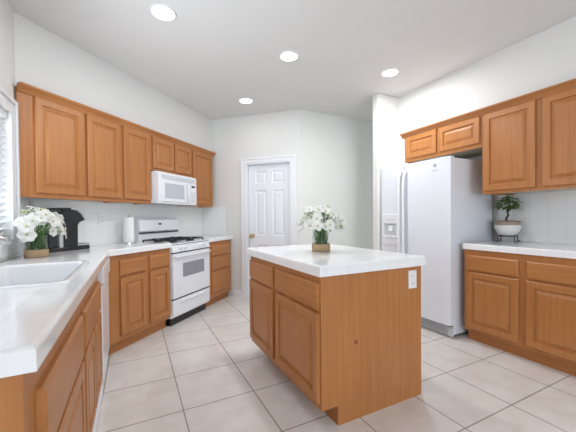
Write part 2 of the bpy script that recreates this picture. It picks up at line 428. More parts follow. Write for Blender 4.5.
# --- wall cabinets over the range wall; front face at n = 2.50, local x runs along the wall
NU, ZU, ZUT = 2.50, 1.337, 2.125
def ucab(label, u0, u1, z0, fr, **k):
    return cabinet('wall_cabinet', label, (*UN(u0, NU), 0), PI / 4, u1 - u0, NA - NU - .001, z0, ZUT,
                   [('door', a - u0, b - u0, c, d) for a, b, c, d in fr], 'honey wood wall cabinets', under=True, **k)
g0 = 1.478; hw_ = NA - NU - .001
ucab('tall two door wall cabinet at the left end, beside the window, above the coffee maker', g0, 2.367, ZU, [(1.585, 1.968, 1.372, 2.088), (1.998, 2.348, 1.372, 2.088)],
     bodypts=[(0.02, .02), (2.367 - g0, .02), (2.367 - g0, hw_), (hw_ + .01, hw_)])
ucab('tall single door wall cabinet directly left of the microwave', 2.368, 2.752, ZU, [(2.386, 2.738, 1.372, 2.088)])
ucab('short two door wall cabinet above the microwave', 2.753, 3.488, 1.715, [(2.779, 3.124, 1.742, 2.088), (3.149, 3.468, 1.742, 2.088)])
ucab('tall single door wall cabinet right of the microwave, nearest the door wall', 3.489, 4.0, ZU, [(3.513, 3.985, 1.372, 2.088)])
def crown(label, L, loc, rz, z, start=0.0):
    bm = NB()
    extrude_x(bm, [(-.0005, z), (-.010, z), (-.014, z + .012), (-.030, z + .030), (-.044, z + .040), (-.048, z + .046), (-.048, z + .056), (-.0005, z + .056)], start, L)
    o = obj('crown_moulding', bm, 'wood_h', loc=loc, rz=rz); tag(o, label, 'moulding', 'wood crown mouldings'); return o
crown('wood crown moulding along the top of the cabinets over the range', 4.0 + .03 - g0, (*UN(g0, NU - .001), 0), PI / 4, ZUT - .036)
# --- wall cabinets on the right wall; front face x = 2.91, local x runs towards the camera
XU = 2.91
def rcab(label, y0, y1, z0, fr):
    return cabinet('wall_cabinet', label, (XU, y0, 0), -PI / 2, y0 - y1, XR - XU - .001, z0, 2.14,
                   [('door', y0 - a, y0 - b, c, d) for a, b, c, d in fr], 'honey wood wall cabinets', under=True)
rcab('short two door wall cabinet above the white refrigerator', 2.645, 1.734, 1.812, [(2.605, 2.210, 1.850, 2.098), (2.180, 1.751, 1.850, 2.098)])
rcab('tall wall cabinet above the bonsai and right counter', 1.733, .36, 1.371, [(1.714, 1.308, 1.398, 2.098), (1.258, .83, 1.398, 2.098), (.80, .385, 1.398, 2.098)])
crown('wood crown moulding along the top of the cabinets on the right wall', 2.675 - .36, (XU - .001, 2.675, 0), -PI / 2, 2.10)
# --- base cabinets
ZB = CB; TH = .105
NB_ = 2.233
cg = 'honey wood base cabinets'
cabinet('base_cabinet', 'two door, two drawer base cabinet left of the stove, under the paper towels', (*UN(1.955, NB_), 0), PI / 4, 2.712 - 1.955, NA - NB_ - .002, 0, ZB,
        [('drawer', .115, .415, .672, .808), ('drawer', .462, .747, .672, .808), ('door', .115, .415, .148, .655), ('door', .462, .747, .148, .655)], cg, toe=.06, toe_h=TH,
        bodypts=[(0, .02), (2.712 - 1.955, .02), (2.712 - 1.955, .505), (-.18, .505)])
cabinet('base_cabinet', 'narrow three drawer base cabinet right of the stove', (*UN(3.44, NB_), 0), PI / 4, 4.05 - 3.44, NA - NB_ - .002, 0, ZB,
        [('drawer', .08, .555, .662, .806), ('drawer', .08, .555, .472, .646), ('drawer', .08, .555, .165, .455)], cg, toe=.06, toe_h=TH)
# sink run: front face x = -.212, local x runs away from the camera
XB = -.212
cabinet('base_cabinet', 'base cabinet at the near end of the sink counter, in the bottom left corner', (XB, .825, 0), PI / 2, 1.56 - .825, -XW + XB - .002, 0, ZB,
        [('drawer', .085, .715, .590, .770), ('door', .085, .715, .135, .572)], cg, toe=.02, toe_h=.10)
cabinet('base_cabinet', 'base cabinet under the sink, between the near cabinet and the dishwasher', (XB, 1.561, 0), PI / 2, 2.335 - 1.561, -XW + XB - .002, 0, CT - .27,
        [('drawer', .03, .745, .590, .64), ('door', .03, .375, .135, .572), ('door', .395, .745, .135, .572)], cg, toe=.02, toe_h=.10)
# the high rail that closes the sink cabinet in front of the basin belongs to it
sinkcab = [o for o in COL.objects if o.get('label', '').startswith('base cabinet under the sink')][0]
for ch in list(sinkcab.children):
    if ch.name.startswith('drawer'): bpy.data.objects.remove(ch)
bm = NB(); box(bm, 0, 2.335 - 1.561, 0, .018, CT - .27, ZB); obj('top_rail', bm, 'wood', sinkcab)
obj('drawer', drawer_bm(.03, .745, .590, .770), 'wood_h', sinkcab)
bm = NB(); extrude_x(bm, [(.0, 0), (-.012, 0), (-.012, .07), (-.004, .085), (.0, .085)], .825, 2.34); struct('baseboard_sink', bm, 'trim', loc=(XB + .006, 0, 0), rz=PI / 2)
# right run
cabinet('base_cabinet', 'base cabinet with one door and drawer beside the refrigerator', (2.785, 1.825, 0), -PI / 2, 1.825 - 1.339, XR - 2.785 - .002, 0, ZB,
        [('drawer', .025, .458, .668, .808), ('door', .025, .458, .132, .652)], cg, toe=.06, toe_h=TH)
cabinet('base_cabinet', 'wide base cabinet at the right edge of the photo, under the right counter', (2.785, 1.338, 0), -PI / 2, 1.338 - .36, XR - 2.785 - .002, 0, ZB,
        [('drawer', .028, .478, .668, .808), ('drawer', .508, .95, .668, .808), ('door', .028, .478, .132, .652), ('door', .508, .95, .132, .652)], cg, toe=.06, toe_h=TH)
# island
XI0, XI1, YI0, YI1 = .900, 1.678, 1.395, 2.50
ZI = .854
isl = thing('kitchen_island', 'freestanding wood island cabinet under the white tiled island top', 'island', (XI0, YI1, 0), -PI / 2)
L, W = YI1 - YI0, XI1 - XI0
bm = NB(); box(bm, 0, L - .02, .02, W, .112, ZI); box(bm, .06, L - .02, .11, W, 0, .112); obj('carcass', bm, 'wood', isl)
bxo('face_frame', 'wood', isl, 0, L - .02, 0, .02, .112, ZI)
# near end panel with the toe notch (profile in y, z)
bm = NB(); extrude_x(bm, [(0, .112), (.11, .112), (.11, 0), (W, 0), (W, ZI), (0, ZI)], L - .02, L); o = obj('end_panel', bm, 'wood', isl)
for (a, b) in ((.012, .492), (.538, L - .012)):
    obj('drawer', drawer_bm(a, b, .662, .812), 'wood_h', isl); obj('door', door_bm(a, b, .15, .645), 'wood', isl)
bm = NB(); tube(bm, [(L, .238, .449), (L + .002, .238, .449)], .012, 16); o = obj('plug', bm, plain('plug_brown', srgb(134, 80, 44), .6), isl); o['label'] = 'small dark round plug in the near end panel'

# ------------------------------------------------------------------ countertops
def worktop(label, outer, hole=None, bev=.012, CB=CB):
    bm = NB()
    def loop(pts):
        vs = [bm.verts.new((x, y, CB)) for x, y in pts]
        return [bm.edges.new((vs[i], vs[(i + 1) % len(vs)])) for i in range(len(vs))]
    es = loop(outer)
    if hole: es += loop(hole)
    bmesh.ops.triangle_fill(bm, use_beauty=True, use_dissolve=False, edges=es)
    r = bmesh.ops.extrude_face_region(bm, geom=list(bm.faces))
    vs = [v for v in r['geom'] if isinstance(v, bmesh.types.BMVert)]
    bmesh.ops.translate(bm, verts=vs, vec=(0, 0, CT - CB))
    bmesh.ops.recalc_face_normals(bm, faces=bm.faces)
    sharp = [e for e in bm.edges if len(e.link_faces) == 2 and e.calc_face_angle(0) > .5 and all(v.co.z > CT - .001 for v in e.verts)]
    if bev: bmesh.ops.bevel(bm, geom=sharp, offset=bev, segments=3, profile=.5, affect='EDGES')
    o = obj('countertop', bm, 'counter'); tag(o, label, 'countertop'); return o
def rrect(x0, x1, y0, y1, r, seg=5):
    p = []
    for cx, cy, a0 in ((x1 - r, y1 - r, 0), (x0 + r, y1 - r, 90), (x0 + r, y0 + r, 180), (x1 - r, y0 + r, 270)):
        for k in range(seg + 1):
            a = math.radians(a0 + 90 * k / seg); p.append((cx + r * math.cos(a), cy + r * math.sin(a)))
    return p
NC = 2.203; XCF = -.18
sx0, sx1, sy0, sy1 = -.655, -.235, 1.475, 2.20
e = .009
ycor = XCF + NC / S2
worktop('white tiled countertop around the sink, running to the stove', [(XW + e, .785), (XCF, .785), (XCF, ycor), UN(2.714, NC), UN(2.714, NA - e), (XW + e, XW + e + (NA - e) / S2)],
        rrect(sx0 + .015, sx1 - .015, sy0 + .015, sy1 - .015, .04))
worktop('small white tiled countertop right of the stove', [UN(3.438, NC), UN(UD - .009, NC), UN(UD - .009, NA - e), UN(3.438, NA - e)])
worktop('white tiled countertop under the bonsai on the right', [(2.762, .34), (XR - e, .34), (XR - e, 1.829), (2.762, 1.829)])
worktop('white tiled top of the kitchen island', [(.872, 1.362), (1.684, 1.362), (1.684, 2.515), (.872, 2.515)], CB=.854)

# ------------------------------------------------------------------ sink and faucet
sk = thing('sink', 'white enamel drop in sink in the left counter', 'sink', ((sx0 + sx1) / 2, (sy0 + sy1) / 2, CT))
hx, hy = (sx1 - sx0) / 2, (sy1 - sy0) / 2
bm = NB(); prev = None
for ins, z, r in ((.0, .0, .05), (.002, .007, .05), (.008, .011, .048), (.022, .011, .045), (.030, .006, .042), (.034, -.004, .04), (.040, -.10, .045), (.048, -.16, .05), (.075, -.178, .05), (.12, -.180, .04)):
    q = [bm.verts.new((x, y, z)) for x, y in rrect(-hx + ins, hx - ins, -hy + ins, hy - ins, r)]
    if prev:
        for i in range(len(q)): bm.faces.new((prev[i], prev[(i + 1) % len(q)], q[(i + 1) % len(q)], q[i]))
    prev = q
bm.faces.new(prev)
obj('basin', bm, 'porcelain', sk, smooth=True)
bm = NB(); lathe(bm, [(0, -.178), (.020, -.178), (.034, -.176), (.040, -.179)], 24); o = obj('drain', bm, 'chrome', sk, smooth=True); o['label'] = 'chrome drain'
fc = thing('faucet', 'chrome curved faucet behind the sink below the window', 'faucet', (-.690, 1.93, CT))
bm = NB(); lathe(bm, [(0, 0), (.028, 0), (.028, .006), (.022, .012), (.020, .06), (.018, .075), (0, .075)], 24); obj('base', bm, 'chrome', fc, smooth=True)
bm = NB(); tube(bm, [(0, 0, .06), (.002, .002, .105), (.014, .014, .145), (.04, .036, .166), (.07, .066, .170), (.096, .094, .160), (.113, .113, .142)], [.014, .014, .0145, .016, .020, .022, .020], 16); obj('spout', bm, 'chrome', fc, smooth=True)
bm = NB(); tube(bm, [(.112, .112, .143), (.116, .116, .137)], .017, 16); obj('aerator', bm, 'grey', fc)
bm = NB(); tube(bm, [(0, -.018, .045), (.0, -.045, .055), (.0, -.08, .085)], [.008, .007, .006], 10); obj('handle', bm, 'chrome', fc, smooth=True)

# ------------------------------------------------------------------ dishwasher
dw = thing('dishwasher', 'white dishwasher in the sink counter next to the inside corner', 'dishwasher', (XB, 2.338, 0), PI / 2)
wd = 2.915 - 2.338
bxo('body', 'appl2', dw, 0.004, wd - .004, .02, .50, .10, ZB - .004)
bxo('door_panel', 'appl', dw, .004, wd - .004, -.024, .018, .115, .735, bev=.006)
bxo('control_panel', 'appl', dw, .004, wd - .004, -.036, .018, .742, ZB - .006, bev=.01)
bxo('kick_plate', 'appl2', dw, .004, wd - .004, .03, .05, 0, .10)

# ------------------------------------------------------------------ stove
US0, US1 = 2.720, 3.432
NF = 2.222
sv = thing('gas_stove', 'white freestanding gas stove with oven on the angled wall', 'stove', (*UN(US0, NF), 0), PI / 4)
w_ = US1 - US0; d_ = NA - .012 - NF
bxo('body', 'appl', sv, 0, w_, 0, d_, .09, .885)
bxo('base_plinth', 'black', sv, .02, w_ - .02, .03, d_ - .03, .0, .09)
bxo('storage_drawer', 'appl', sv, .004, w_ - .004, -.024, -.001, .105, .282, bev=.006)
bm = NB(); extrude_x(bm, [(-.024, .235), (-.036, .243), (-.036, .252), (-.024, .262)], .12, w_ - .12); obj('drawer_grip', bm, 'appl', sv)
bxo('gap_strip', 'black', sv, .004, w_ - .004, -.008, -.001, .283, .297)
od = bxo('oven_door', 'appl', sv, .004, w_ - .004, -.030, -.001, .299, .786, bev=.008)
bxo('oven_window', 'win', od, .165, w_ - .135, -.0325, -.030, .515, .672, bev=.001)
bm = NB(); tube(bm, [(.02, -.025, .752), (.035, -.055, .755), (.07, -.062, .757), (w_ - .07, -.062, .757), (w_ - .035, -.055, .755), (w_ - .02, -.025, .752)], .0125, 12); obj('door_handle', bm, 'appl', od, smooth=True)
bxo('vent_strip', 'black', sv, .004, w_ - .004, -.010, -.001, .788, .799)
bm = NB(); extrude_x(bm, [(-.001, .801), (-.026, .801), (-.030, .810), (-.018, .872), (-.008, .884), (-.001, .884)], .002, w_ - .002); obj('control_panel', bm, 'appl', sv)
for x in (.13, .21, .50, .58):
    bm = NB(); tube(bm, [(x, -.022, .842), (x, -.032, .8415), (x, -.044, .841)], [.021, .020, .016], 18); k = obj('knob', bm, 'appl', sv, smooth=False)
    bm = NB(); box(bm, x - .003, x + .003, -.052, -.043, .826, .856, bev=.001); obj('knob_grip', bm, 'lgrey', k)
bm = NB(); box(bm, 0, w_, -.015, d_ - .085, .885, .900, bev=.005); obj('cooktop', bm, 'appl', sv)
bxo('cooktop_edge_line', 'black', sv, .004, w_ - .004, -.0165, -.0155, .884, .888)
for bx_, by_ in ((.195, .12), (.515, .12), (.195, .33), (.515, .33)):
    bm = NB(); lathe(bm, [(0, .900), (.050, .900), (.048, .908), (.036, .912), (.034, .922), (0, .924)], 24, (bx_, by_)); obj('burner', bm, 'iron', sv, smooth=True)
for gx in (.195, .515):
    bm = NB()
    for y in (.03, .225, .42): box(bm, gx - .135, gx + .135, y - .005, y + .005, .922, .934, bev=.002)
    for x in (gx - .135, gx + .135): box(bm, x - .005, x + .005, .03, .42, .922, .934, bev=.002)
    for y in (.12, .33):
        box(bm, gx - .11, gx - .03, y - .004, y + .004, .920, .940, bev=.002); box(bm, gx + .03, gx + .11, y - .004, y + .004, .920, .940, bev=.002)
        box(bm, gx - .004, gx + .004, y - .085, y - .03, .920, .940, bev=.002); box(bm, gx - .004, gx + .004, y + .03, y + .085, .920, .940, bev=.002)
    for x in (gx - .135, gx + .135):
        for y in (.03, .225, .42): box(bm, x - .006, x + .006, y - .006, y + .006, .900, .924)
    obj('grate', bm, 'iron', sv)
bg0 = d_ - .085
bm = NB(); extrude_x(bm, [(bg0 + .006, .885), (bg0 + .006, 1.165), (bg0 + .02, 1.178), (d_, 1.178), (d_, .885)], -.002, w_ - .045); obj('back_guard', bm, 'appl', sv)
bm = NB(); extrude_x(bm, [(bg0 + .005, 1.024), (bg0 - .012, 1.030), (bg0 - .006, 1.158), (bg0 + .005, 1.166)], .002, w_ - .049); pn = obj('display_panel', bm, 'appl', sv)
bxo('vent_gap', 'black', sv, .002, w_ - .049, bg0 - .010, bg0 + .005, 1.002, 1.018)
bm = NB(); box(bm, .300, .344, bg0 - .0125, bg0 - .008, 1.098, 1.118, bev=.001); obj('clock', bm, 'black', pn)
for x in (.25, .275, .367, .392):
    bm = NB(); box(bm, x - .008, x + .008, bg0 - .0112, bg0 - .008, 1.103, 1.112, bev=.0008); obj('button', bm, 'lgrey', pn)

# ------------------------------------------------------------------ microwave
NM = 2.408
UM0, UM1, ZM0, ZM1 = 2.757, 3.462, 1.342, 1.698
mw = thing('microwave_oven', 'white over the range microwave mounted above the stove', 'microwave', (*UN(UM0, NM), ZM0), PI / 4)
ww = UM1 - UM0; H = ZM1 - ZM0
bxo('case', 'appl2', mw, 0, ww, .022, NA - NM - .012, .006, H)
bxo('underside_hood', 'grey', mw, .01, ww - .01, .03, NA - NM - .03, 0, .006)
bm = NB(); extrude_x(bm, [(.022, H), (.006, H), (-.004, H - .02), (-.006, .03), (-.002, 0), (.022, 0)], 0, ww); fr = obj('front_panel', bm, 'appl', mw)
bm = NB()
bxs = (.06, ww - .03)
box(bm, bxs[0], bxs[1], -.007, -.001, H - .078, H - .030); gr = obj('vent_grille', bm, 'lgrey', mw)
bm = NB()
for k in range(5): box(bm, bxs[0] + .005, bxs[1] - .005, -.0105, -.007, H - .074 + k * .009, H - .070 + k * .009)
obj('louvers', bm, 'appl2', gr)
bm = NB(); rings_panel(bm, .035, .545, .022, H - .088, [(0, -.001), (0, -.013), (.006, -.017), (.03, -.017)]); md = obj('door', bm, 'appl', mw)
bm = NB(); rings_panel(bm, .095, .435, .062, H - .122, [(0, -.017), (.0, -.0185), (.006, -.0185), (.008, -.0175)]); obj('window', bm, 'mwin', md)
bm = NB(); tube(bm, [(.492, -.015, .04), (.492, -.038, .06), (.492, -.042, H / 2 - .03), (.492, -.038, H - .13), (.492, -.015, H - .11)], .011, 10); obj('handle', bm, 'appl', md, smooth=True)
cp = bxo('control_panel', 'appl2', mw, .56, ww - .012, -.012, -.001, .022, H - .088, bev=.003)
bxo('display', 'black', cp, .59, .66, -.014, -.012, H - .135, H - .112)
bm = NB()
for i in range(3):
    for j in range(4): box(bm, .582 + i * .034, .606 + i * .034, -.0135, -.0115, .045 + j * .032, .066 + j * .032, bev=.001)
obj('keypad', bm, 'lgrey', cp)

# ------------------------------------------------------------------ refrigerator
FY0, FY1, FX = 2.795, 1.885, 2.664
fg = thing('refrigerator', 'white side by side refrigerator with dispenser beside the right counter', 'refrigerator', (FX, FY0, 0), -PI / 2)
fwid = FY0 - FY1; fd = 3.34 - FX; FH = 1.740
bxo('cabinet', 'fridge', fg, .004, fwid - .004, .066, fd, .03, FH - .012, bev=.006)
sp = FY0 - 2.437
def fdoor(a, b):
    bm = NB(); n = 9
    front = []
    for i in range(n + 1):
        t = i / n; x = a + (b - a) * t; front.append((x, .006 - .010 * math.sin(PI * t) ** .5 + (.006 if i in (0, n) else 0)))
    pts = front + [(b, .062), (a, .062)]
    lo = [bm.verts.new((x, y, .125)) for x, y in pts]; hi = [bm.verts.new((x, y, FH)) for x, y in pts]
    bm.faces.new(lo); bm.faces.new(hi[::-1])
    for i in range(len(pts)): bm.faces.new((lo[i], lo[(i + 1) % len(pts)], hi[(i + 1) % len(pts)], hi[i]))
    return bm
d1 = obj('freezer_door', fdoor(.002, sp - .004), 'fridge', fg); d2 = obj('fridge_door', fdoor(sp + .004, fwid - .002), 'fridge', fg)
for d, hxp, z0 in ((d1, sp - .030, 0), (d2, sp + .030, 0)):
    bm = NB()
    P = [(hxp, .004, 1.66), (hxp, -.022, 1.64), (hxp, -.040, 1.58), (hxp, -.046, 1.40), (hxp, -.046, 1.0), (hxp, -.046, .75), (hxp, -.040, .60), (hxp, -.022, .54), (hxp, .004, .52)]
    tube(bm, P, .0155, 10); obj('handle', bm, 'appl2', d, smooth=True)
bm = NB(); x0, x1, z0, z1 = .035, sp - .062, .845, 1.20
rings_panel(bm, x0, x1, z0, z1, [(0, .004), (0, -.010), (.006, -.013), (.008, -.013)]); dp = obj('dispenser_panel', bm, 'appl2', d1)
bm = NB(); box(bm, x0 + .045, x1 - .045, -.0160, -.0128, z0 + .10, z0 + .235, bev=.001); obj('dispenser_recess', bm, 'lgrey', dp)
bm = NB(); extrude_x(bm, [(-.0165, z0 + .233), (-.022, z0 + .237), (-.022, z0 + .247), (-.0130, z0 + .250)], x0 + .04, x1 - .04); obj('recess_lip', bm, 'grey', dp)
bm = NB(); xm = (x0 + x1) / 2
extrude_x(bm, [(-.016, z0 + .22), (-.030, z0 + .16), (-.026, z0 + .15), (-.016, z0 + .18)], xm - .012, xm + .045); obj('paddle', bm, 'appl2', dp)
bm = NB()
for k in range(3): lathe(bm, [(0, 0), (.011, 0)], 12) if False else box(bm, xm - .05 + k * .04, xm - .03 + k * .04, -.0150, -.0128, z0 + .285, z0 + .30, bev=.001)
obj('dispenser_button', bm, 'lgrey', dp)
bm = NB(); extrude_x(bm, [(-.013, z0 + .085), (-.030, z0 + .088), (-.030, z0 + .098), (-.013, z0 + .104)], x0 + .03, x1 - .03); obj('drip_tray', bm, 'appl2', dp)
# maker's badge: a small dark square mark over a line of grey lettering
lx = FY0 - 2.06
bm = NB(); box(bm, lx, lx + .030, -.0065, -.0035, 1.655, 1.686, bev=.002); obj('badge', bm, 'grey', d2)
bm = NB()
for k in range(7): box(bm, lx - .012 + k * .0088, lx - .006 + k * .0088, -.0060, -.0035, 1.618, 1.627)
obj('badge_lettering', bm, 'lgrey', d2)
bm = NB(); box(bm, .012, fwid - .012, .045, .075, .012, .118)
gl = obj('toe_grille', bm, 'lgrey', fg)
bm = NB()
for k in range(5): box(bm, .03, fwid - .06, .038, .045, .024 + k * .018, .033 + k * .018)
obj('grille_slot', bm, 'grey', gl)
bxo('hinge_bracket', 'black', fg, fwid - .05, fwid - .012, .03, .06, .110, .124)
for x in (.05, fwid - .05):
    for y in (.10, fd - .08):
        bm = NB(); tube(bm, [(x, y, 0), (x, y, .035)], .022, 12); obj('foot', bm, 'black', fg)

# ------------------------------------------------------------------ ceiling lights
LAB = ['round recessed ceiling light nearest the left, above the sink side of the floor', 'round recessed ceiling light in the middle, above the island',
       'round recessed ceiling light farthest away, in front of the door', 'round recessed ceiling light on the right, in front of the refrigerator']
for lab, (x, y) in zip(LAB, ((.218, 2.394), (1.305, 2.53), (1.30, 3.721), (2.391, 2.363))):
    t = thing('ceiling_light', lab, 'ceiling light', (x, y, CEIL), 0, 'recessed ceiling lights')
    bm = NB(); lathe(bm, [(.076, -.001), (.076, -.008), (.081, -.010), (.088, -.006), (.090, 0)], 32); obj('trim_ring', bm, 'trim', t, smooth=True)
    bm = NB(); lathe(bm, [(0, -.009), (.04, -.008), (.076, -.005)], 32); obj('diffuser', bm, 'lamp', t, smooth=True)
    l = area('can_light', (x, y, CEIL - .02), (x, y, 0), .13, .13, (1.0 if y > 3 else 4.5 if x < .5 else 13), (.93, .96, 1.0), 'DISK')

# ------------------------------------------------------------------ outlets
def outlet(label, loc, rz, switch=False):
    t = thing('wall_outlet', label, 'outlet', loc, rz, 'white outlet plates')
    bxo('plate', 'plate', t, -.036, .036, -.006, 0, -.058, .058, bev=.003)
    for z in (-.022, .022):
        r = NB(); box(r, -.014, .014, -.0082, -.006, z - .013, z + .013, bev=.003); q = obj('socket', r, 'plate', t)
        r = NB(); box(r, -.007, -.005, -.0086, -.008, z - .004, z + .006); box(r, .005, .007, -.0086, -.008, z - .004, z + .006); box(r, -.002, .002, -.0086, -.008, z - .010, z - .006); obj('slots', r, 'slot', q)
    return t
outlet('white outlet plate on the near end of the island', (1.596, YI0, .767), 0)
outlet('white outlet plate on the tile between coffee maker and paper towels', (*UN(2.333, NA - ST), 1.172), PI / 4)
outlet('white outlet plate on the tile right of the bonsai', (XR - ST, 1.640, 1.204), -PI / 2)

# ------------------------------------------------------------------ flowers
def petal_flower(R, n, cup):
    bm = NB()
    for k in range(n):
        a = 2 * PI * k / n + random.uniform(-.15, .15); lift = cup + random.uniform(-.12, .12); rows = []
        for t, wd_ in ((.05, .12), (.3, .38), (.6, .46), (.85, .30), (1.0, .05)):
            r = R * t; z = R * (lift * math.sin(t * 1.9) * .6 - .22 * t * t) + (k % 2) * R * .04
            row = []
            for s_ in (-1, -.5, 0, .5, 1):
                row.append((r * math.cos(a) - s_ * wd_ * R * math.sin(a), r * math.sin(a) + s_ * wd_ * R * math.cos(a), z + R * .10 * s_ * s_))
            rows.append([bm.verts.new(p) for p in row])
        for A, B in zip(rows, rows[1:]):
            for q in range(4): bm.faces.new((A[q], A[q + 1], B[q + 1], B[q]))
    return bm
def leaf_into(bm, base, d, L, Wd, droop=.3):
    d = Vector(d).normalized(); side = d.cross(Vector((0, 0, 1)))
    side = side.normalized() if side.length > .01 else Vector((1, 0, 0)); nrm = side.cross(d)
    rows = []
    for t, ww_ in ((0, .08), (.25, .8), (.5, 1), (.78, .6), (1, .04)):
        c = Vector(base) + d * L * t - Vector((0, 0, 1)) * droop * L * t * t
        rows.append([bm.verts.new(c + side * s_ * Wd * ww_ * .5 + nrm * (abs(s_) * Wd * .12)) for s_ in (-1, 0, 1)])
    for A, B in zip(rows, rows[1:]):
        for j in range(2): bm.faces.new((A[j], A[j + 1], B[j + 1], B[j]))
def vase_bouquet(loc, R, Hv, band, spread, hgt, nfl, fr, vlabel, blabel, dark, seed, xmin=-9, berries=False):
    random.seed(seed)
    v = thing('glass_vase', vlabel, 'vase', loc, 0, 'burlap wrapped glass vases')
    bm = NB(); lathe(bm, [(0, 0), (R * .96, 0), (R, .004), (R, Hv), (R * .975, Hv), (R * .965, .010), (0, .010)], 36); obj('glass', bm, 'glass', v, smooth=True)
    bm = NB(); lathe(bm, [(R + .0005, .001), (R + .005, .002), (R + .006, band * .5), (R + .005, band - .002), (R + .0005, band)], 36, ribs=18, rib=.006); obj('burlap_band', bm, 'burlap', v, smooth=True)
    b = thing('bouquet', blabel, 'flowers', (loc[0], loc[1], loc[2] + .012), 0, 'white flower bouquets')
    heads = []
    for k in range(nfl):
        for _ in range(60):
            a = random.uniform(0, 2 * PI); q = math.sqrt(random.uniform(0.0, 1)); el = q * 1.72
            p = Vector((spread * math.sin(el) * math.cos(a), spread * math.sin(el) * math.sin(a), Hv + hgt * (.10 + .78 * max(math.cos(el), -.12)) + random.uniform(-.01, .02)))
            p = Vector((p.x, p.y, p.z - Hv)) * random.uniform(.78, 1.14) + Vector((0, 0, Hv))
            if loc[0] + p.x > xmin + fr and all((p - h).length > fr * .88 for h in heads): break
        if loc[0] + p.x > xmin: heads.append(p)
    cen = Vector((0, 0, Hv + hgt * .05)); stm = NB()
    protos = [petal_flower(fr, 6, .55), petal_flower(fr * .85, 5, .8), petal_flower(fr * .95, 7, .45)]
    pm = []
    for q in protos:
        me = bpy.data.meshes.new('flower'); bmesh.ops.recalc_face_normals(q, faces=q.faces); q.to_mesh(me); q.free(); me.materials.append(M['petal'])
        for pp in me.polygons: pp.use_smooth = True
        pm.append(me)
    cb = NB(); bmesh.ops.create_icosphere(cb, subdivisions=1, radius=fr * .15); bmesh.ops.scale(cb, vec=(1, 1, .8), verts=cb.verts); bmesh.ops.translate(cb, vec=(0, 0, fr * .16), verts=cb.verts)
    cme = bpy.data.meshes.new('flower_centre'); cb.to_mesh(cme); cb.free(); cme.materials.append(M['centre'])
    for k, p in enumerate(heads):
        o = bpy.data.objects.new('flower', pm[k % 3]); COL.objects.link(o); o.parent = b; o.location = p
        d = (p - cen).normalized() + Vector((random.uniform(-.3, .3), random.uniform(-.3, .3), .1)); o.rotation_euler = d.to_track_quat('Z', 'Y').to_euler()
        s_ = random.uniform(.62, 1.15); o.scale = (s_, s_, s_)
        c = bpy.data.objects.new('flower_centre', cme); COL.objects.link(c); c.parent = o
        a = random.uniform(0, 2 * PI); rb = random.uniform(.15, .78) * R
        rt_ = random.uniform(.2, .85) * R; a2 = math.atan2(p.y, p.x)
        tube(stm, [(rb * math.cos(a), rb * math.sin(a), .004), ((rb * math.cos(a) + rt_ * math.cos(a2)) / 2, (rb * math.sin(a) + rt_ * math.sin(a2)) / 2, Hv * .55), (rt_ * math.cos(a2), rt_ * math.sin(a2), Hv * 1.0), p * .75 + cen * .25, p], .0026, 5)
    for k in range(12):
        a = random.uniform(0, 2 * PI); r_ = R * .85
        tube(stm, [(r_ * .6 * math.cos(a), r_ * .6 * math.sin(a), .004), (r_ * math.cos(a + .5), r_ * math.sin(a + .5), Hv * .6), (r_ * .7 * math.cos(a + .8), r_ * .7 * math.sin(a + .8), Hv * 1.05)], .003, 5)
    obj('stems', stm, 'stem', b, smooth=True)
    lf = NB(); ld = NB()
    for k in range(34):
        a = random.uniform(0, 2 * PI); el = random.uniform(.0, 1.75); q = random.uniform(.35, .95)
        p = Vector((spread * q * math.sin(el) * math.cos(a), spread * q * math.sin(el) * math.sin(a), Hv + hgt * q * max(math.cos(el), -.05) * .85))
        if loc[0] + p.x < xmin + .05: continue
        d = Vector((math.sin(el) * math.cos(a), math.sin(el) * math.sin(a), math.cos(el) + .1)) + Vector([random.uniform(-.5, .5) for _ in range(3)])
        leaf_into(ld if random.random() < dark else lf, p, d, random.uniform(.035, .065), random.uniform(.016, .026))
    for k in range(22):   # leaves standing inside the glass
        a = random.uniform(0, 2 * PI); r_ = random.uniform(.1, .6) * R; d = Vector((.25 * math.cos(a), .25 * math.sin(a), 1))
        L_ = random.uniform(.4, .8) * Hv
        leaf_into(lf if k % 2 else ld, (r_ * math.cos(a), r_ * math.sin(a), random.uniform(.01, Hv * .3)), d, L_, R * .22, .0)
    if berries:
        for k in range(7):
            a = random.uniform(0, 2 * PI); el = random.uniform(.1, 1.2); q = spread * 1.05
            bb = NB(); bmesh.ops.create_icosphere(bb, subdivisions=2, radius=.008)
            o = obj('berry', bb, 'berry', b, smooth=True); o.location = (q * math.sin(el) * math.cos(a), q * math.sin(el) * math.sin(a), Hv + hgt * .9 * math.cos(el)); o['label'] = 'dark berry'
    obj('leaves', lf, 'leaf', b); obj('dark_leaves', ld, 'leafd', b)
    for k in range(14):
        bd = NB()
        a = random.uniform(0, 2 * PI); el = random.uniform(.1, 1.5); p = Vector((spread * 1.02 * math.sin(el) * math.cos(a), spread * 1.02 * math.sin(el) * math.sin(a), Hv + hgt * 1.0 * math.cos(el)))
        d = (p - cen).normalized(); tube(bd, [p - d * .02, p, p + d * .012, p + d * .022], [.002, .007, .006, .001], 7)
        if loc[0] + p.x < xmin: bd.free(); continue
        obj('bud', bd, 'bud', b, smooth=True)
    return b
vase_bouquet((1.272, 1.965, CT), .064, .165, .056, .150, .160, 38, .050, 'glass vase with burlap band on the island', 'white flower bouquet in the vase on the island', .6, 3, berries=True)
vase_bouquet((-.598, 2.665, CT), .062, .150, .055, .145, .165, 36, .048, 'glass vase with burlap band beside the sink', 'white flower bouquet in the vase beside the sink', .4, 11, XW + .03)

# ------------------------------------------------------------------ coffee maker
kg = thing('coffee_maker', 'black and silver single cup coffee maker in the counter corner', 'coffee maker', (*UN(1.85, 2.595), CT), PI / 4)
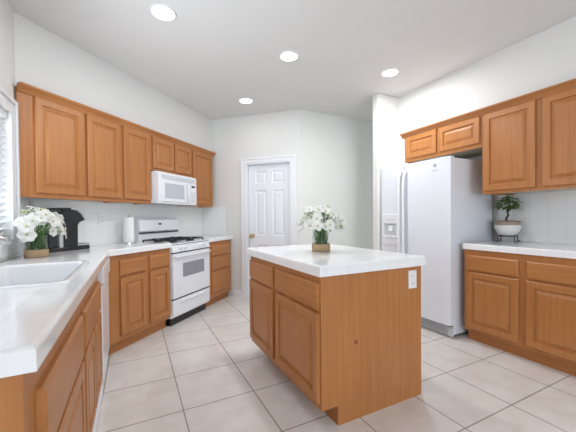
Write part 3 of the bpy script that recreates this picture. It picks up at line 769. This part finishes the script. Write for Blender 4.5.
# local x = towards its front, y = towards the wall
bm = NB(); box(bm, -.17, .165, -.10, .10, 0, .035, bev=.01); obj('base', bm, 'black', kg)
bm = NB(); extrude_x(bm, [(-.085, .035), (.085, .035), (.085, .05), (-.085, .05)], .03, .168); tr = obj('drip_tray', bm, 'black', kg)
bm = NB(); box(bm, .035, .170, -.088, -.084, .036, .047, bev=.001); obj('tray_trim', bm, 'silver', tr)
bm = NB()   # water tank behind
box(bm, -.175, -.105, -.098, .085, .035, .285, bev=.012); obj('water_tank', bm, plain('smoked_tank', (.03, .032, .036), .1), kg)
bm = NB(); box(bm, -.180, -.102, -.101, .088, .285, .305, bev=.008); obj('tank_lid', bm, 'black', kg)
bm = NB(); box(bm, -.101, -.069, -.104, .095, .03, .30, bev=.008); obj('side_strip', bm, 'silver', kg)
bm = NB()   # column and overhanging head, profile in x, z swept across y
def extrude_y(bm, prof, y0, y1):
    a = [bm.verts.new((x, y0, z)) for x, z in prof]; b = [bm.verts.new((x, y1, z)) for x, z in prof]
    n = len(prof); bm.faces.new(a); bm.faces.new(b[::-1])
    for i in range(n): bm.faces.new((a[(i + 1) % n], a[i], b[i], b[(i + 1) % n]))
extrude_y(bm, [(-.068, .035), (.055, .035), (.058, .21), (.075, .235), (.118, .252), (.122, .268), (.095, .312), (.05, .342), (.0, .354), (-.068, .352)], -.095, .095)
obj('brew_head', bm, 'black', kg)
bm = NB(); box(bm, -.175, .03, -.09, .09, .306, .338, bev=.014); obj('top_cover', bm, 'black', kg)
bm = NB(); tube(bm, [(.0, -.098, .350), (.05, -.099, .338), (.09, -.1, .308), (.118, -.098, .262), (.128, -.06, .252), (.128, .06, .252), (.118, .098, .262), (.09, .1, .308), (.05, .099, .338), (.0, .098, .350)], .008, 8); obj('handle', bm, 'silver', kg, smooth=True)
bm = NB(); tube(bm, [(.085, 0, .200), (.085, 0, .165)], [.022, .014], 14); obj('spout', bm, 'black', kg)
# ------------------------------------------------------------------ paper towels
pt = thing('paper_towel_roll', 'white paper towel roll on upright holder left of the stove', 'paper towels', (*UN(2.558, 2.62), CT))
bm = NB(); lathe(bm, [(0, 0), (.068, 0), (.068, .008), (.06, .012), (0, .012)], 32); obj('holder_base', bm, 'chrome', pt, smooth=False)
bm = NB(); lathe(bm, [(.018, .013), (.053, .013), (.054, .016), (.054, .270), (.052, .273), (.018, .273)], 40); obj('roll', bm, 'paper', pt)
bm = NB(); tube(bm, [(0, 0, .012), (0, 0, .285)], .006, 10); lathe(bm, [(0, .283), (.008, .284), (.012, .292), (.008, .300), (0, .302)], 14); obj('holder_rod', bm, 'chrome', pt, smooth=True)
# ------------------------------------------------------------------ bonsai on its stand
BX, BY = 3.285, 1.712
st = thing('plant_stand', 'black wrought iron stand under the bonsai bowl', 'stand', (BX, BY, CT))
bm = NB()
ring = [(.070 * math.cos(2 * PI * k / 28), .070 * math.sin(2 * PI * k / 28), .058) for k in range(29)]
tube(bm, ring, .0045, 8); obj('ring', bm, 'iron', st, smooth=True)
for k in range(4):
    a = PI / 4 + k * PI / 2 + .3; c, s_ = math.cos(a), math.sin(a)
    bm = NB(); tube(bm, [(r * c, r * s_, z) for r, z in ((.070, .058), (.088, .060), (.096, .052), (.096, .03), (.093, .010), (.100, .005), (.110, .0055), (.116, .012))], .0045, 8); obj('leg', bm, 'iron', st, smooth=True)
bp_ = thing('potted_bonsai', 'small bonsai tree in a white ribbed bowl on the right counter', 'plant', (BX, BY, CT + .0628))
bm = NB(); lathe(bm, [(0, 0), (.058, 0), (.066, .006), (.088, .032), (.104, .066), (.111, .094), (.112, .100), (.108, .102), (.103, .095), (.0, .085)], 72, ribs=24, rib=.012); obj('bowl', bm, 'bowl', bp_, smooth=True)
bm = NB(); lathe(bm, [(.1015, .0955), (.1025, .134), (.098, .136), (0, .130)], 40); rm = obj('pebble_soil', bm, 'soil', bp_, smooth=False)
bm = NB(); lathe(bm, [(.1022, .131), (.108, .132), (.108, .142), (.103, .143), (.098, .1345)], 40); obj('brown_rim', bm, 'brownrim', rm)
random.seed(5)
bm = NB(); tube(bm, [(0, 0, .12), (-.006, .012, .16), (.006, -.002, .20), (.002, .006, .235), (.010, -.008, .29)], [.012, .010, .009, .007, .005], 10)
for k in range(8):
    a = random.uniform(0, 2 * PI); tube(bm, [(.004, -.002, .23), (.035 * math.cos(a), .035 * math.sin(a), .265), (.07 * math.cos(a), .07 * math.sin(a), random.uniform(.25, .34))], [.004, .003, .002], 6)
obj('trunk', bm, 'bark', bp_, smooth=True)
lf = NB()
for k in range(170):
    a = random.uniform(0, 2 * PI); q = random.uniform(.35, 1) ** .6; el = random.uniform(0, 1.9)
    p = (.088 * q * math.sin(el) * math.cos(a), .088 * q * math.sin(el) * math.sin(a), .295 + .085 * q * math.cos(el))
    leaf_into(lf, p, (math.sin(el) * math.cos(a) + random.uniform(-.4, .4), math.sin(el) * math.sin(a) + random.uniform(-.4, .4), math.cos(el) * .5 - .3), random.uniform(.034, .052), random.uniform(.018, .026), .4)
obj('foliage', lf, plain('bonsai_green', srgb(92, 124, 62), .45, noise=.35, nscale=45), bp_)
